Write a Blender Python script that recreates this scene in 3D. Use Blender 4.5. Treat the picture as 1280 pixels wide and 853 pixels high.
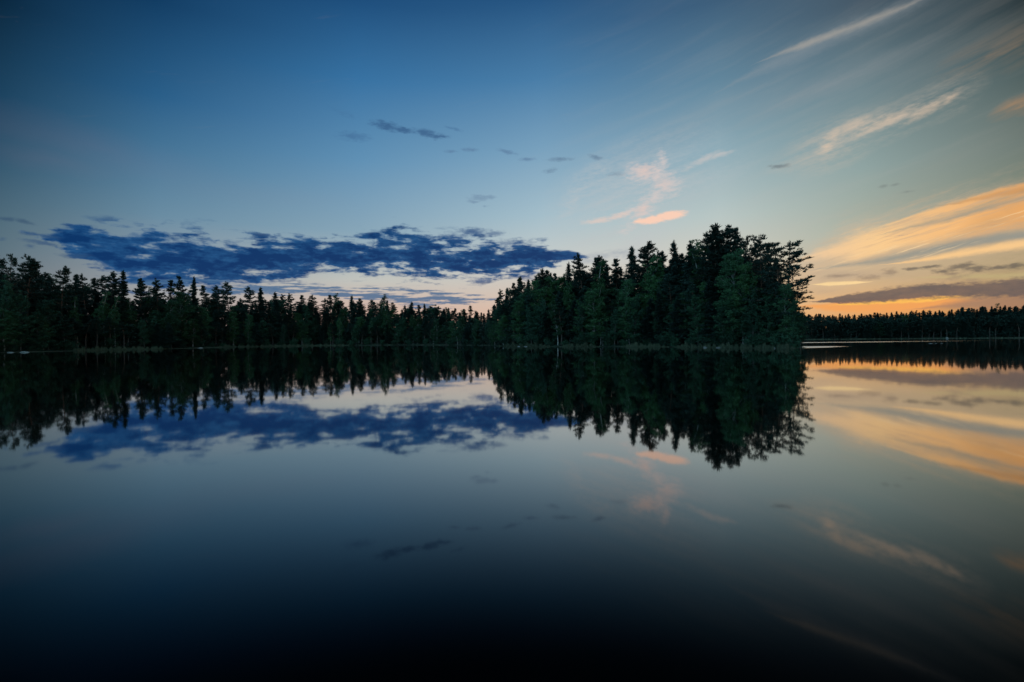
import bpy, math, random
import numpy as np
from mathutils import Vector, Matrix

for o in list(bpy.data.objects):
    bpy.data.objects.remove(o)
S = bpy.context.scene
COL = S.collection
R = math.radians

# ------------------------------------------------------------------ camera
CAM_H, F = 2.0, 640.0                      # eye height, focal length in photo pixels (18 mm)
PITCH, ROLL = -0.22, 0.54
cam_d = bpy.data.cameras.new('camera')
cam_d.lens = 18; cam_d.sensor_width = 36
cam_d.clip_start = 0.1; cam_d.clip_end = 20000
cam = bpy.data.objects.new('camera', cam_d); COL.objects.link(cam)
M3 = (Matrix.Rotation(R(90 + PITCH), 3, 'X') @ Matrix.Rotation(R(-ROLL), 3, 'Z'))
cam.matrix_world = Matrix.Translation((0, 0, CAM_H)) @ M3.to_4x4()
S.camera = cam

def ray(px, py):
    return M3 @ Vector(((px - 640) / F, (426.5 - py) / F, -1.0))
def azel(px, py):
    d = ray(px, py).normalized()
    return math.degrees(math.atan2(d.x, d.y)), math.degrees(math.asin(d.z))
def at(px, D, py=424.0):
    d = ray(px, py); k = D / d.y
    return d.x * k, D, CAM_H + d.z * k
def px_of(x, y, z=2.0):
    v = M3.transposed() @ Vector((x, y, z - CAM_H))
    return 640 + F * v.x / -v.z, 426.5 - F * v.y / -v.z

# ------------------------------------------------------------------ render and view
S.view_settings.view_transform = 'Standard'
S.view_settings.look = 'None'
S.view_settings.exposure = 0.0
S.view_settings.gamma = 1.0
S.view_settings.use_curve_mapping = False
S.cycles.max_bounces = 5
S.cycles.diffuse_bounces = 2
S.cycles.glossy_bounces = 3
S.cycles.transmission_bounces = 2
S.cycles.sample_clamp_indirect = 2.0
S.cycles.use_denoising = True

def lin(c):
    out = []
    for v in c:
        v /= 255.0
        out.append(v / 12.92 if v <= 0.04045 else ((v + 0.055) / 1.055) ** 2.4)
    return tuple(out) + (1.0,)

# ------------------------------------------------------------------ little node language
class N:
    tree = None
    def __init__(s, sock): s.s = sock
    @staticmethod
    def node(t, **kw):
        n = N.tree.nodes.new(t)
        for k, v in kw.items(): setattr(n, k, v)
        return n
    @staticmethod
    def put(inp, v):
        if isinstance(v, N): N.tree.links.new(v.s, inp)
        else: inp.default_value = v
    def op(s, o, b=None, c=None, rev=False):
        n = N.node('ShaderNodeMath', operation=o)
        a = s
        if rev: a, b = b, a
        N.put(n.inputs[0], a)
        if b is not None: N.put(n.inputs[1], b)
        if c is not None: N.put(n.inputs[2], c)
        return N(n.outputs[0])
    def __add__(s, b): return s.op('ADD', b)
    def __radd__(s, b): return s.op('ADD', b)
    def __sub__(s, b): return s.op('SUBTRACT', b)
    def __rsub__(s, b): return s.op('SUBTRACT', b, rev=True)
    def __mul__(s, b): return s.op('MULTIPLY', b)
    def __rmul__(s, b): return s.op('MULTIPLY', b)
    def __truediv__(s, b): return s.op('DIVIDE', b)
    def clamp(s):
        r = s.op('MAXIMUM', 0.0); return r.op('MINIMUM', 1.0)
def vec(x, y, z=0.0):
    n = N.node('ShaderNodeCombineXYZ')
    for i, v in enumerate((x, y, z)): N.put(n.inputs[i], v)
    return N(n.outputs[0])
def noise(v, scale, detail=3.0, rough=0.5, dist=0.0):
    n = N.node('ShaderNodeTexNoise')
    N.put(n.inputs['Vector'], v); n.inputs['Scale'].default_value = scale
    n.inputs['Detail'].default_value = detail; n.inputs['Roughness'].default_value = rough
    n.inputs['Distortion'].default_value = dist
    return N(n.outputs['Fac'])
def step(v, a, b, o0=0.0, o1=1.0):          # smooth step from a to b
    n = N.node('ShaderNodeMapRange', interpolation_type='SMOOTHSTEP')
    for i, q in zip((0, 1, 2, 3, 4), (v, a, b, o0, o1)): N.put(n.inputs[i], q)
    return N(n.outputs[0])
def lmap(v, a, b, o0=0.0, o1=1.0):
    n = N.node('ShaderNodeMapRange')
    for i, q in zip((0, 1, 2, 3, 4), (v, a, b, o0, o1)): N.put(n.inputs[i], q)
    return N(n.outputs[0])
def mix(f, a, b):
    n = N.node('ShaderNodeMix', data_type='RGBA')
    N.put(n.inputs[0], f); N.put(n.inputs[6], a); N.put(n.inputs[7], b)
    return N(n.outputs[2])
def ramp(v, stops, interp='LINEAR'):
    n = N.node('ShaderNodeValToRGB'); cr = n.color_ramp; cr.interpolation = interp
    while len(cr.elements) < len(stops): cr.elements.new(0.5)
    for e, (p, c) in zip(cr.elements, stops): e.position = p; e.color = c
    N.put(n.inputs[0], v)
    return N(n.outputs[0])
def curve(v, pts):
    n = N.node('ShaderNodeFloatCurve'); c = n.mapping.curves[0]
    n.mapping.use_clip = False
    while len(c.points) < len(pts): c.points.new(0.5, 0.5)
    for p, (x, y) in zip(c.points, pts): p.location = (x, y)
    n.mapping.update(); N.put(n.inputs['Value'], v)
    return N(n.outputs[0])

# ------------------------------------------------------------------ sky at dusk
W = bpy.data.worlds.new('World'); S.world = W; W.use_nodes = True
wt = W.node_tree; wt.nodes.clear(); N.tree = wt
geo = N.node('ShaderNodeTexCoord')
sep = N.node('ShaderNodeSeparateXYZ'); wt.links.new(geo.outputs['Generated'], sep.inputs[0])
X, Y, Z = (N(sep.outputs[i]) for i in range(3))
AZ = X.op('ARCTAN2', Y) * (180 / math.pi)           # degrees, 0 straight ahead, + to the sunset
EL = Z.op('MAXIMUM', 0.0).op('ARCSINE') * (180 / math.pi)

SKY = {   # azimuth column -> colours by height above the horizon, read at photo rows
    0:    [(418, (140, 124, 120)), (370, (116, 120, 124)), (310, (92, 114, 126)), (270, (78, 106, 122)), (200, (50, 86, 110)), (120, (28, 66, 94)), (0, (10, 38, 60))],
    200:  [(418, (188, 158, 150)), (370, (166, 166, 166)), (330, (142, 154, 164)), (270, (106, 140, 162)), (200, (74, 120, 152)), (120, (42, 94, 136)), (0, (18, 60, 98))],
    450:  [(418, (214, 160, 140)), (378, (204, 182, 170)), (350, (192, 194, 188)), (290, (136, 166, 184)), (200, (96, 144, 180)), (100, (56, 114, 162)), (0, (30, 78, 124))],
    680:  [(418, (232, 180, 148)), (378, (216, 192, 174)), (330, (200, 204, 200)), (270, (164, 190, 202)), (190, (122, 162, 190)), (100, (74, 126, 168)), (0, (40, 86, 130))],
    900:  [(418, (236, 182, 128)), (370, (222, 192, 158)), (320, (208, 204, 192)), (270, (184, 198, 196)), (190, (142, 172, 184)), (100, (98, 134, 156)), (0, (62, 94, 122))],
    1080: [(418, (232, 156, 88)), (378, (226, 174, 116)), (340, (198, 178, 142)), (290, (172, 178, 162)), (210, (144, 164, 162)), (110, (108, 132, 140)), (0, (70, 88, 102))],
    1280: [(418, (210, 122, 62)), (375, (190, 142, 92)), (330, (156, 144, 108)), (260, (132, 140, 122)), (180, (112, 124, 118)), (90, (80, 96, 96)), (0, (46, 58, 62))],
}
ELMAX = 90.0
cols = []
for cpx, stops in SKY.items():
    st = []
    for py, c in stops:
        e = max(azel(cpx, py)[1], 0.0)
        st.append((e / ELMAX, lin(c)))
    top = [v * 0.55 for v in st[-1][1][:3]] + [1.0]
    st.append((1.0, tuple(top)))
    st[0] = (0.0, st[0][1])
    cols.append((azel(cpx, 424)[0], ramp(EL / ELMAX, st)))
sky = cols[0][1]
for (a0, _), (a1, c1) in zip(cols, cols[1:]):
    sky = mix(lmap(AZ, a0, a1), sky, c1)
# the half of the sky behind the camera: unseen, brightened as added fill on the tree fronts
back = ramp(EL / ELMAX, [(0.0, (.28, .60, .80, 1)), (0.25, (.38, .80, 1.05, 1)), (0.6, (.32, .66, .90, 1)), (1.0, (.22, .46, .60, 1))])
dim = ramp(EL / ELMAX, [(0.0, (.12, .20, .24, 1)), (0.5, (.12, .24, .30, 1)), (1.0, (.22, .46, .60, 1))])
away = Y.op('MULTIPLY', -1.0) - X * 0.95                 # aims the added bright sky from behind and one side
sky = mix(step(away, -0.30, 0.75) * step(Y, 0.52, 0.10), mix(step(Y, 0.52, 0.0), sky, dim), back)

P = vec(AZ, EL)
def q(v, a, b):      # rotated and stretched copy of the sky coordinates
    return vec(AZ, EL)
n_big = noise(vec(AZ * 0.10, EL * 0.22, 3.1), 1.0, 4, 0.55)
n_warp = noise(vec(AZ * 0.35, EL * 0.55, 9.0), 1.0, 5, 0.6) - 0.5
n_warp2 = noise(vec(AZ * 0.35, EL * 0.55, 19.0), 1.0, 5, 0.6) - 0.5
n_fine = noise(vec(AZ * 1.3, EL * 2.6, 5.0), 1.0, 6, 0.62) - 0.5
n_fray = noise(vec(AZ * 1.6 + n_warp, EL * 4.0, 8.0), 1.0, 3, 0.55) - 0.5
# puffs of the stratocumulus: long low rolls
n_puff = noise(vec(AZ * 0.36 + n_warp * 0.9, EL * 1.35, 1.7), 1.0, 5, 0.53)
# fine fibres of the high ice cloud, rising to the sunset side
ca, sa = math.cos(R(14)), math.sin(R(14))
U1 = AZ * ca + EL * sa; V1 = EL * ca - AZ * sa
n_fib = noise(vec(U1 * 0.13 + n_warp * 0.5, V1 * 1.3 + n_warp * 0.6, 7.3), 1.0, 7, 0.62)
n_fib2 = noise(vec(U1 * 0.06, V1 * 0.75 + n_warp * 0.35, 2.3), 1.0, 5, 0.55)

n_thr = noise(vec(U1 * 0.22 + n_warp * .4, V1 * 3.4 + n_warp * 1.2, 4.4), 1.0, 6, 0.6)
def band(pts, warp=0.3, fine=0.0, ends=(.22, .22)):
    """1 on the middle line of a band of sky, 0 on its edge, below 0 outside.
       pts: (px, top row, bottom row) as seen in the photo, turned into azimuth and height"""
    pts = list(pts)
    if pts[-1][0] >= 1285:          # runs on past the frame
        (xa, ta, ba), (xb, tb, bb) = pts[-2], pts[-1]
        k = (1500 - xb) / (xb - xa); pts.append((1500, tb + (tb - ta) * k * .6, bb + (bb - ba) * k * .6))
    a, c, h = [], [], []
    for px, y0, y1 in pts:
        az, e0 = azel(px, y0); _, e1 = azel(px, y1)
        a.append(az); c.append((e0 + e1) / 2); h.append(max((e0 - e1) / 2, 0.02))
    A0, A1 = a[0], a[-1]
    azw = AZ + n_warp2 * (warp * 1.5)
    u = lmap(azw, A0, A1)
    C = curve(u, [((x - A0) / (A1 - A0), y / 40) for x, y in zip(a, c)]) * 40
    H = curve(u, [((x - A0) / (A1 - A0), y / 10) for x, y in zip(a, h)]) * 10
    e = EL - C
    if warp: e = e + n_warp * warp
    if fine: e = e + n_fine * fine
    tp = lmap(azw, A0, A0 + (A1 - A0) * ends[0])
    if ends[1]: tp = tp * lmap(azw, A1, A1 - (A1 - A0) * ends[1])
    H = (H * (tp.op('POWER', 0.6) * 0.85 + 0.15)).op('MAXIMUM', 0.02)
    d = 1.0 - (e.op('ABSOLUTE') / H)
    return d - (1.0 - tp.op('POWER', 0.5)) * 1.2

_pw = {}
def blob(px, py, rx, ry, rot=0.0, warp=0.6):
    """soft oval of cloud, 1 in its heart; rx, ry in photo pixels"""
    a0, e0 = azel(px, py)
    kx = azel(px + 1, py)[0] - a0; ky = e0 - azel(px, py + 1)[1]
    if warp not in _pw: _pw[warp] = vec(AZ + n_warp2 * warp, EL + n_warp * warp)
    m_ = N.node('ShaderNodeMapping', vector_type='TEXTURE')
    N.put(m_.inputs['Vector'], _pw[warp])
    m_.inputs['Location'].default_value = (a0, e0, 0); m_.inputs['Rotation'].default_value = (0, 0, R(rot))
    m_.inputs['Scale'].default_value = (rx * kx * 1.9, ry * ky * 1.9, 1)
    g_ = N.node('ShaderNodeTexGradient', gradient_type='SPHERICAL'); wt.links.new(m_.outputs[0], g_.inputs[0])
    return N(g_.outputs['Fac'])
def blobs(lst, warp=0.6):
    out = None
    for b_ in lst:
        w_ = b_[5] if len(b_) > 5 else 1.0
        t = blob(*b_[:5], warp=warp)
        if w_ != 1.0: t = t * w_
        out = t if out is None else out.op('MAXIMUM', t)
    return out

def over(col, mask):
    global sky
    sky = mix(mask, sky, col if isinstance(col, N) else lin(col))
def streak(pts, col, strength, warp=0.3, fine=0.2, lo=-.1, hi=0.9, fray=.35, fib=.7, ends=(.3, .3)):
    d = band(pts, warp, fine, ends)
    m = step(d + n_fray * fray + (n_fib - 0.5) * fib * 1.3, lo, hi)
    over(col, m * strength)
def scrap(lst, col, k, lo=.38, hi=.80, warp=.5):
    g = blobs(lst, warp)
    over(col, step(g + n_fray * .9 + n_fine * .8, lo - .10, hi + .12) * step(g, .05, .3) * k * .72)

# faint wide veil of high cloud over the middle and the sunset side
veil = step(n_fib2 + n_fib * 0.5, 0.66, 1.05) * step(AZ, -2.0, 16.0) * step(EL, 3.0, 9.0) * step(EL, 36.0, 24.0)
over((196, 186, 176), veil * 0.07)
over((150, 118, 132), blobs([(120, 185, 120, 18, -6), (60, 200, 70, 12, 0), (300, 240, 90, 10, 0, .5)], 1.5) * (n_big + .3) * 0.08)

# long high trail at the top, and the curl below it
streak([(880, 118, 132), (940, 82, 102), (990, 56, 84), (1050, 28, 56), (1110, 4, 34), (1170, -26, 8), (1240, -60, -25)], (150, 156, 160), 0.34, 0.5, 0.3, lo=-.3, hi=1.1, fib=.5)
streak([(928, 84, 90), (975, 62, 72), (1030, 41, 53), (1090, 18, 31), (1155, -8, 5), (1200, -30, -20)], (200, 186, 168), 0.36, 0.3, 0.15, lo=-.3, hi=1.3, fray=.4, fib=1.2)
over((156, 158, 160), blobs([(1040, 104, 80, 9, 9), (1000, 118, 60, 8, 16), (860, 160, 90, 16, 20, .6)], 1.2) * n_fib * 0.45)
over((204, 188, 170), blobs([(1040, 182, 40, 22, 14), (1082, 160, 46, 14, 16), (1140, 142, 48, 14, 22), (1190, 122, 30, 16, 30, .7), (1010, 198, 34, 12, 6, .7)], 1.2) * step(n_fib + n_fray * .4, .28, .72) * 0.62)
curl = blobs([(1032, 184, 9, 7, 50), (1042, 170, 14, 7, 38), (1064, 160, 24, 6, 14), (1110, 151, 34, 6, 12), (1156, 138, 26, 6, 24), (1186, 124, 13, 4, 34)], .7)
over((236, 204, 174), step(curl + (n_fib - .5) * .9 + n_fray * .5 + n_fine * .5, .05, 1.35) * step(curl, .02, .3) * 0.50)
over((150, 124, 98), blobs([(1236, 70, 44, 16, 8), (1268, 60, 36, 16, 8), (1204, 84, 30, 8, 8)], 1.2) * step(n_fib, .35, .7) * 0.55)
over((196, 144, 92), blobs([(1272, 132, 24, 7, 14), (1310, 122, 30, 8, 14)], .8) * step(n_fib, .3, .7) * 0.6)
over((168, 156, 138), blobs([(1180, 205, 60, 14, 20, .8), (1120, 250, 60, 10, 12, .8)], 1.2) * n_fib2 * 0.25)
# rosy tuft over the wooded point
over((190, 194, 196), blobs([(718, 246, 10, 26, -30), (740, 222, 26, 12, 25), (790, 230, 70, 34, 20, .8), (770, 282, 60, 16, 20, .8), (800, 300, 26, 20, 50, .7), (850, 238, 60, 16, 18, .6)], 1.3) * step(n_fib + n_fray * .5, .20, .80) * 0.80)
tuft = blobs([(829, 203, 6, 14, 5, .8), (822, 216, 13, 12, 0), (804, 216, 20, 10, -8), (832, 232, 17, 15, 0), (818, 246, 17, 10, 30), (802, 262, 18, 9, 35), (788, 264, 18, 7, 20, .85), (808, 252, 12, 11, 0, .9), (784, 286, 22, 8, 50, .5)], .9)
over((222, 204, 198), step(tuft + (n_fib - .5) * 1.5 + n_fray * .9 + n_fine * .6, .12, 1.15) * step(tuft, .02, .4) * 0.68)
over((234, 196, 180), step(blobs([(806, 214, 12, 8, 0), (803, 262, 12, 6, 30), (830, 230, 10, 9, 0, .7)], .6) + n_fray * .6 + n_fine * .5, .1, 1.3) * 0.40)
over((226, 202, 190), step(blobs([(748, 276, 22, 4, 6), (772, 270, 20, 4, 12)], .4) + n_fray * .7, .3, .95) * 0.7)
over((254, 208, 182), step(blobs([(816, 275, 22, 5, 4), (836, 270, 22, 5.5, 4), (800, 277, 10, 3, 0, .8)], .35) + n_fray * .45, .32, .72) * 0.95)
over((206, 198, 194), step(blobs([(882, 198, 20, 4, 16), (898, 194, 18, 3, 6), (862, 208, 20, 6, 30, .6)], .5) + n_fray * .6, .25, 1.0) * 0.55)
over((196, 196, 198), blobs([(770, 322, 50, 6, 0), (800, 300, 50, 12, 30, .5)], .6) * .25)
# the great sunset sheets
warm = ramp(lmap(AZ, 28.0, 45.0), [(0.0, lin((238, 202, 164))), (0.45, lin((252, 206, 146))), (1.0, lin((242, 172, 100)))])
streak([(930, 350, 392), (985, 318, 385), (1030, 286, 380), (1090, 264, 376), (1150, 250, 372), (1200, 236, 372), (1300, 214, 360)], (216, 182, 146), 0.55, 0.7, 0.4, lo=-.25, hi=0.9, ends=(.3, .0))
streak([(1080, 282, 292), (1130, 268, 282), (1180, 253, 270), (1230, 239, 258), (1300, 222, 242)], warm, 0.80, 0.35, 0.25, lo=-.1, hi=1.0, fib=1.2, ends=(.3, 0))
streak([(975, 322, 345), (1025, 300, 336), (1060, 289, 334), (1110, 278, 322), (1160, 266, 311), (1210, 252, 300), (1250, 243, 290), (1300, 230, 282)], warm, 0.95, 0.4, 0.35, lo=-.2, hi=.85, fib=1.1, ends=(.25, 0))
streak([(1085, 294, 300), (1130, 282, 291), (1180, 270, 280), (1230, 256, 265), (1300, 240, 250)], (160, 154, 136), 0.85, 0.3, 0.3, lo=-.3, hi=1.0, fib=1.0, ends=(.3, 0))
streak([(1000, 336, 344), (1060, 324, 338), (1110, 317, 331), (1150, 309, 322), (1200, 298, 313), (1300, 284, 302)], (146, 148, 140), 0.85, 0.3, 0.25, lo=-.3, hi=1.0, ends=(.3, 0))
over((204, 172, 138), step(n_thr, .52, .70) * step(AZ, 28.0, 33.0) * step(EL, 6.0, 7.5) * step(blobs([(1180, 295, 190, 36, 16)], .6), .1, .5) * .55)
over((255, 220, 168), step(n_thr, .46, .30) * step(blobs([(1130, 312, 110, 16, 12), (1220, 280, 90, 16, 18)], .6), .2, .7) * .6)
streak([(1080, 330, 336), (1160, 319, 329), (1210, 309, 322), (1300, 294, 312)], (252, 204, 142), 0.9, 0.2, 0.2, lo=-.2, hi=.9, ends=(.35, 0))
streak([(1150, 258, 264), (1215, 246, 254), (1300, 228, 240)], (176, 130, 88), 0.4, 0.3, 0.3, ends=(.3, 0))
over((206, 160, 110), blobs([(1238, 276, 26, 9, 20), (1262, 262, 22, 12, 30, .8)], .8) * .55)
streak([(1012, 353, 359), (1050, 352, 357), (1095, 350, 354)], (252, 216, 156), 0.95, 0.1, 0.1, lo=-.2, hi=.6)
over((176, 156, 136), step(blobs([(1050, 344, 40, 7, 0), (1110, 344, 40, 6, 0, .8), (1030, 364, 40, 5, 0, .6)], .8) + (n_fib - .5) * 1.2, .15, 1.0) * .5)
streak([(1120, 342, 352), (1200, 341, 351), (1300, 338, 350)], (196, 180, 128), 0.5, 0.2, 0.2, ends=(.3, 0))
# dark bank low over the far wood and the fire under it
bank = band([(1006, 377, 381), (1050, 369, 380), (1090, 363, 380), (1130, 357, 377), (1170, 353, 374), (1230, 350, 374), (1300, 344, 376)], 0.2, 0.35, (.12, 0))
streak([(990, 374, 392), (1060, 374, 392), (1120, 370, 392), (1180, 364, 392), (1235, 360, 392)], (246, 164, 90), 0.85, 0.15, 0.2, lo=-.2, hi=.7, fray=.6)
streak([(1030, 380, 384), (1100, 375, 381), (1160, 370, 378), (1200, 366, 374), (1230, 363, 368)], (255, 190, 92), 1.0, 0.15, 0.2, lo=-.1, hi=.6, fib=1.4, fray=.6)
streak([(1130, 384, 392), (1180, 374, 392), (1220, 368, 392), (1300, 360, 392)], (156, 122, 104), 0.7, 0.15, 0.3, lo=-.2, hi=.8, ends=(.3, 0))
over(ramp(lmap(n_fine + n_puff, 0.2, 0.9), [(0.0, lin((124, 104, 94))), (1.0, lin((94, 88, 90)))]), step(bank + n_fray * .9 + (n_fib - .5) * .8, -0.1, 0.5) * 0.92)
scrap([(1195, 347, 20, 2.5, 4), (1214, 350, 16, 3, 4, .8)], (158, 134, 112), .8)
# broken dark rolls above the bank
scrap([(1142, 336, 16, 2.2, 0), (1164, 334, 16, 2.2, 0), (1182, 339, 18, 3.2, 0), (1202, 333, 20, 4, 4), (1224, 336, 22, 4.5, 0), (1250, 334, 14, 3, 0), (1270, 333, 14, 4, 4), (1290, 332, 20, 4, 0)], (74, 74, 78), .92, .40, .82, .35)
scrap([(1112, 340, 11, 5, 0), (1048, 345, 20, 2.6, 0), (1085, 347, 16, 4, 0), (1190, 343, 14, 2, 0)], (124, 108, 98), .7, .36, .95, .35)
# the blue bank over the long shore
blue_m = band([(0, 284, 292), (40, 282, 302), (80, 281, 318), (120, 281, 340), (160, 284, 366), (220, 287, 370), (260, 291, 368), (320, 295, 360), (380, 297, 350), (440, 295, 344), (480, 289, 344), (500, 283, 346), (540, 293, 350), (600, 295, 350), (660, 301, 344), (700, 307, 336), (745, 314, 330)], 0.45, 0.45, (.05, .10))
dens = blue_m * 0.85 + 0.04 + (n_puff - 0.5) * 2.9 + n_fine * 0.5 + n_fray * 0.3 + lmap(AZ, -44.0, -38.5, -0.45, 0.0)
bcol = ramp(lmap(dens * 0.8 + 0.10 + n_fine * 0.8 + n_warp2 * 1.0, 0.0, 0.85), [(0.0, lin((96, 124, 156))), (0.28, lin((32, 84, 134))), (1.0, lin((4, 50, 102)))])
over(bcol, step(dens, -0.06, 0.50) * step(blue_m, -0.6, 0.1) * 0.98)
low = band([(120, 340, 362), (230, 345, 366), (300, 350, 372), (380, 352, 374), (460, 356, 382), (520, 356, 390), (580, 356, 390), (650, 362, 384)], 0.2, 0.2)
n_low = noise(vec(AZ * 0.30 + 4.0, EL * 3.0, 6.7), 1.0, 6, 0.6)
dl = low * 0.45 + (n_low - 0.5) * 2.6 + n_fine * 0.4 + n_fray * .3
over((74, 108, 144), step(dl, 0.10, 0.5) * step(low, -0.1, 0.3) * 0.9)
# small stray scraps
scrap([(484, 158, 18, 5.5, -8), (504, 163, 14, 3.5, 0), (534, 167, 16, 5, -10), (548, 171, 12, 3, 0)], (44, 78, 122), .9, .28, .8)
scrap([(442, 171, 18, 5, 0), (566, 161, 12, 2, -10, .8), (430, 142, 20, 6, -10, .5)], (60, 98, 142), .7, .28, .9)
scrap([(564, 189, 10, 2, 0, .8), (587, 187, 9, 2.4, 0), (634, 190, 11, 2.6, -14), (659, 199, 9, 2, 0)], (84, 112, 148), .75, .25, .9)
scrap([(700, 199, 14, 2.4, 0), (744, 197, 8, 3, -14), (688, 213, 9, 2.6, 10, .8), (770, 218, 12, 3, 0, .7)], (86, 108, 136), .75, .25, .9)
scrap([(600, 247, 12, 3.6, 0), (612, 246, 7, 2.4, 0), (593, 252, 8, 2, 0), (606, 258, 5, 1.5, 0, .7)], (106, 132, 160), .8, .25, .9)
scrap([(975, 208, 12, 2.6, -3), (963, 208, 5, 1.8, 0, .7)], (104, 114, 120), .85, .3, .8, .3)
scrap([(1104, 233, 6, 1.8, 0), (1118, 231, 6, 1.6, 0), (1134, 240, 12, 1.8, 0, .7)], (116, 124, 122), .7, .25, .9, .3)
scrap([(592, 290, 20, 4.5, 0), (616, 292, 14, 3.5, 0), (570, 296, 20, 6, 0, .8), (640, 304, 30, 5, 0, .8)], (54, 88, 134), .85, .25, .8)
scrap([(8, 274, 12, 2.4, 0), (28, 277, 14, 2.6, -6), (-20, 271, 30, 3, 0)], (54, 80, 108), .9, .25, .8)
scrap([(38, 293, 16, 2.4, -4), (62, 296, 14, 2.6, 0), (52, 304, 22, 2.6, -4), (38, 309, 7, 2.5, 0, .8), (94, 320, 18, 3, 0), (2, 298, 5, 2, 0, .8)], (48, 80, 118), .9, .22, .8)
scrap([(750, 320, 22, 4, 0), (775, 316, 22, 4, 0), (800, 320, 20, 3, 0), (735, 326, 20, 3, 0)], (140, 152, 168), .6, .25, 1.0)
scrap([(600, 351, 10, 2.2, 0), (545, 349, 6, 1.4, 0, .8)], (92, 110, 144), .9, .25, .8, .3)

# below the horizon line the dome only repeats its rim
bg = N.node('ShaderNodeBackground'); N.put(bg.inputs['Color'], sky); bg.inputs['Strength'].default_value = 1.0
wo = N.node('ShaderNodeOutputWorld'); wt.links.new(bg.outputs[0], wo.inputs[0])
W.cycles.sampling_method = 'MANUAL'; W.cycles.sample_map_resolution = 512

print('WORLD nodes', len(wt.nodes), __import__('time').perf_counter())
# the last glow of a sun already at the tree line
sun_d = bpy.data.lights.new('sun', 'SUN'); sun_d.energy = 0.25; sun_d.angle = R(1); sun_d.color = (1.0, 0.62, 0.34)
sun = bpy.data.objects.new('sun', sun_d); COL.objects.link(sun)
SA, SE = R(40.0), R(0.9)
sun.rotation_euler = Vector((-math.sin(SA) * math.cos(SE), -math.cos(SA) * math.cos(SE), -math.sin(SE))).to_track_quat('-Z', 'Y').to_euler()

# ------------------------------------------------------------------ materials
def material(name):
    m = bpy.data.materials.new(name); m.use_nodes = True
    N.tree = m.node_tree
    b = m.node_tree.nodes['Principled BSDF']
    return m, b
def pos():
    return N(N.node('ShaderNodeNewGeometry').outputs['Position'])
def objc():
    return N(N.node('ShaderNodeTexCoord').outputs['Object'])
def rnd():
    return N(N.node('ShaderNodeObjectInfo').outputs['Random'])

def foliage(name, a, b, c, transl=0.3, rough=0.6):
    m, p = material(name)
    n = noise(objc(), 0.9, 3, 0.6)
    col = mix(step(n, 0.35, 0.65), a + (1,), b + (1,))
    col = mix(step(rnd(), 0.2, 1.0) * 0.7, col, c + (1,))
    mu = N.node('ShaderNodeVectorMath', operation='SCALE'); m.node_tree.links.new(col.s, mu.inputs[0])
    N.put(mu.inputs['Scale'], lmap((rnd() * 7.31).op('FRACT'), 0.0, 1.0, 0.62, 1.30))
    col = N(mu.outputs[0])
    N.put(p.inputs['Base Color'], col)
    p.inputs['Roughness'].default_value = rough
    p.inputs['Specular IOR Level'].default_value = 0.25
    tr = N.node('ShaderNodeBsdfTranslucent'); N.put(tr.inputs[0], col)
    mx = N.node('ShaderNodeMixShader'); mx.inputs[0].default_value = transl
    m.node_tree.links.new(p.outputs[0], mx.inputs[1]); m.node_tree.links.new(tr.outputs[0], mx.inputs[2])
    m.node_tree.links.new(mx.outputs[0], m.node_tree.nodes['Material Output'].inputs[0])
    return m
M_PINE = foliage('pine_needles', (.012, .034, .026), (.022, .050, .036), (.016, .042, .034), 0.12)
M_SPRUCE = foliage('spruce_needles', (.010, .032, .026), (.020, .046, .036), (.015, .040, .034), 0.1)
M_BIRCH = foliage('birch_leaves', (.042, .116, .050), (.062, .146, .052), (.044, .112, .058), 0.35)
M_ALDER = foliage('alder_leaves', (.026, .076, .044), (.040, .100, .050), (.028, .074, .050), 0.3)
M_REED = foliage('reed_blades', (.085, .12, .075), (.14, .165, .105), (.11, .14, .09), 0.3)
M_UNDER = foliage('undergrowth_leaves', (.014, .036, .026), (.022, .048, .030), (.018, .040, .03), 0.15)

def bark(name, lo, hi, birch=False):
    m, p = material(name)
    o = objc()
    sp = N.node('ShaderNodeSeparateXYZ'); m.node_tree.links.new(o.s, sp.inputs[0])
    z = N(sp.outputs[2])
    n = noise(vec(N(sp.outputs[0]) * 3, N(sp.outputs[1]) * 3, z * (5.0 if birch else 1.2)), 1.0, 5, 0.65)
    if birch:
        c = mix(step(n, 0.52, 0.62), lo + (1,), hi + (1,))
    else:
        c = mix(step(z, 6.0, 11.0), lo + (1,), hi + (1,))
        c = mix(step(n, 0.4, 0.7) * 0.6, c, tuple(v * 0.45 for v in lo) + (1,))
    N.put(p.inputs['Base Color'], c); p.inputs['Roughness'].default_value = 0.85
    bp = N.node('ShaderNodeBump'); bp.inputs['Strength'].default_value = 0.5; bp.inputs['Distance'].default_value = 0.05
    N.put(bp.inputs['Height'], n); m.node_tree.links.new(bp.outputs[0], p.inputs['Normal'])
    return m
M_BPINE = bark('pine_bark', (.06, .048, .04), (.13, .07, .045))
M_BSPRUCE = bark('spruce_bark', (.05, .042, .038), (.055, .046, .04))
M_BBIRCH = bark('birch_bark', (.34, .34, .32), (.04, .04, .04), True)
M_BALDER = bark('alder_bark', (.12, .115, .10), (.11, .105, .095))

m, p = material('forest_floor'); M_GROUND = m
n = noise(pos(), 0.25, 6, 0.65); n2 = noise(pos(), 3.0, 5, 0.6)
c = mix(step(n, 0.4, 0.6), (.045, .042, .026, 1), (.030, .050, .022, 1))
c = mix(step(n2, 0.5, 0.8) * 0.6, c, (.075, .062, .042, 1))
N.put(p.inputs['Base Color'], c); p.inputs['Roughness'].default_value = 0.95
bp = N.node('ShaderNodeBump'); bp.inputs['Strength'].default_value = 0.6; bp.inputs['Distance'].default_value = 0.2
N.put(bp.inputs['Height'], n2); m.node_tree.links.new(bp.outputs[0], p.inputs['Normal'])

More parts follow.
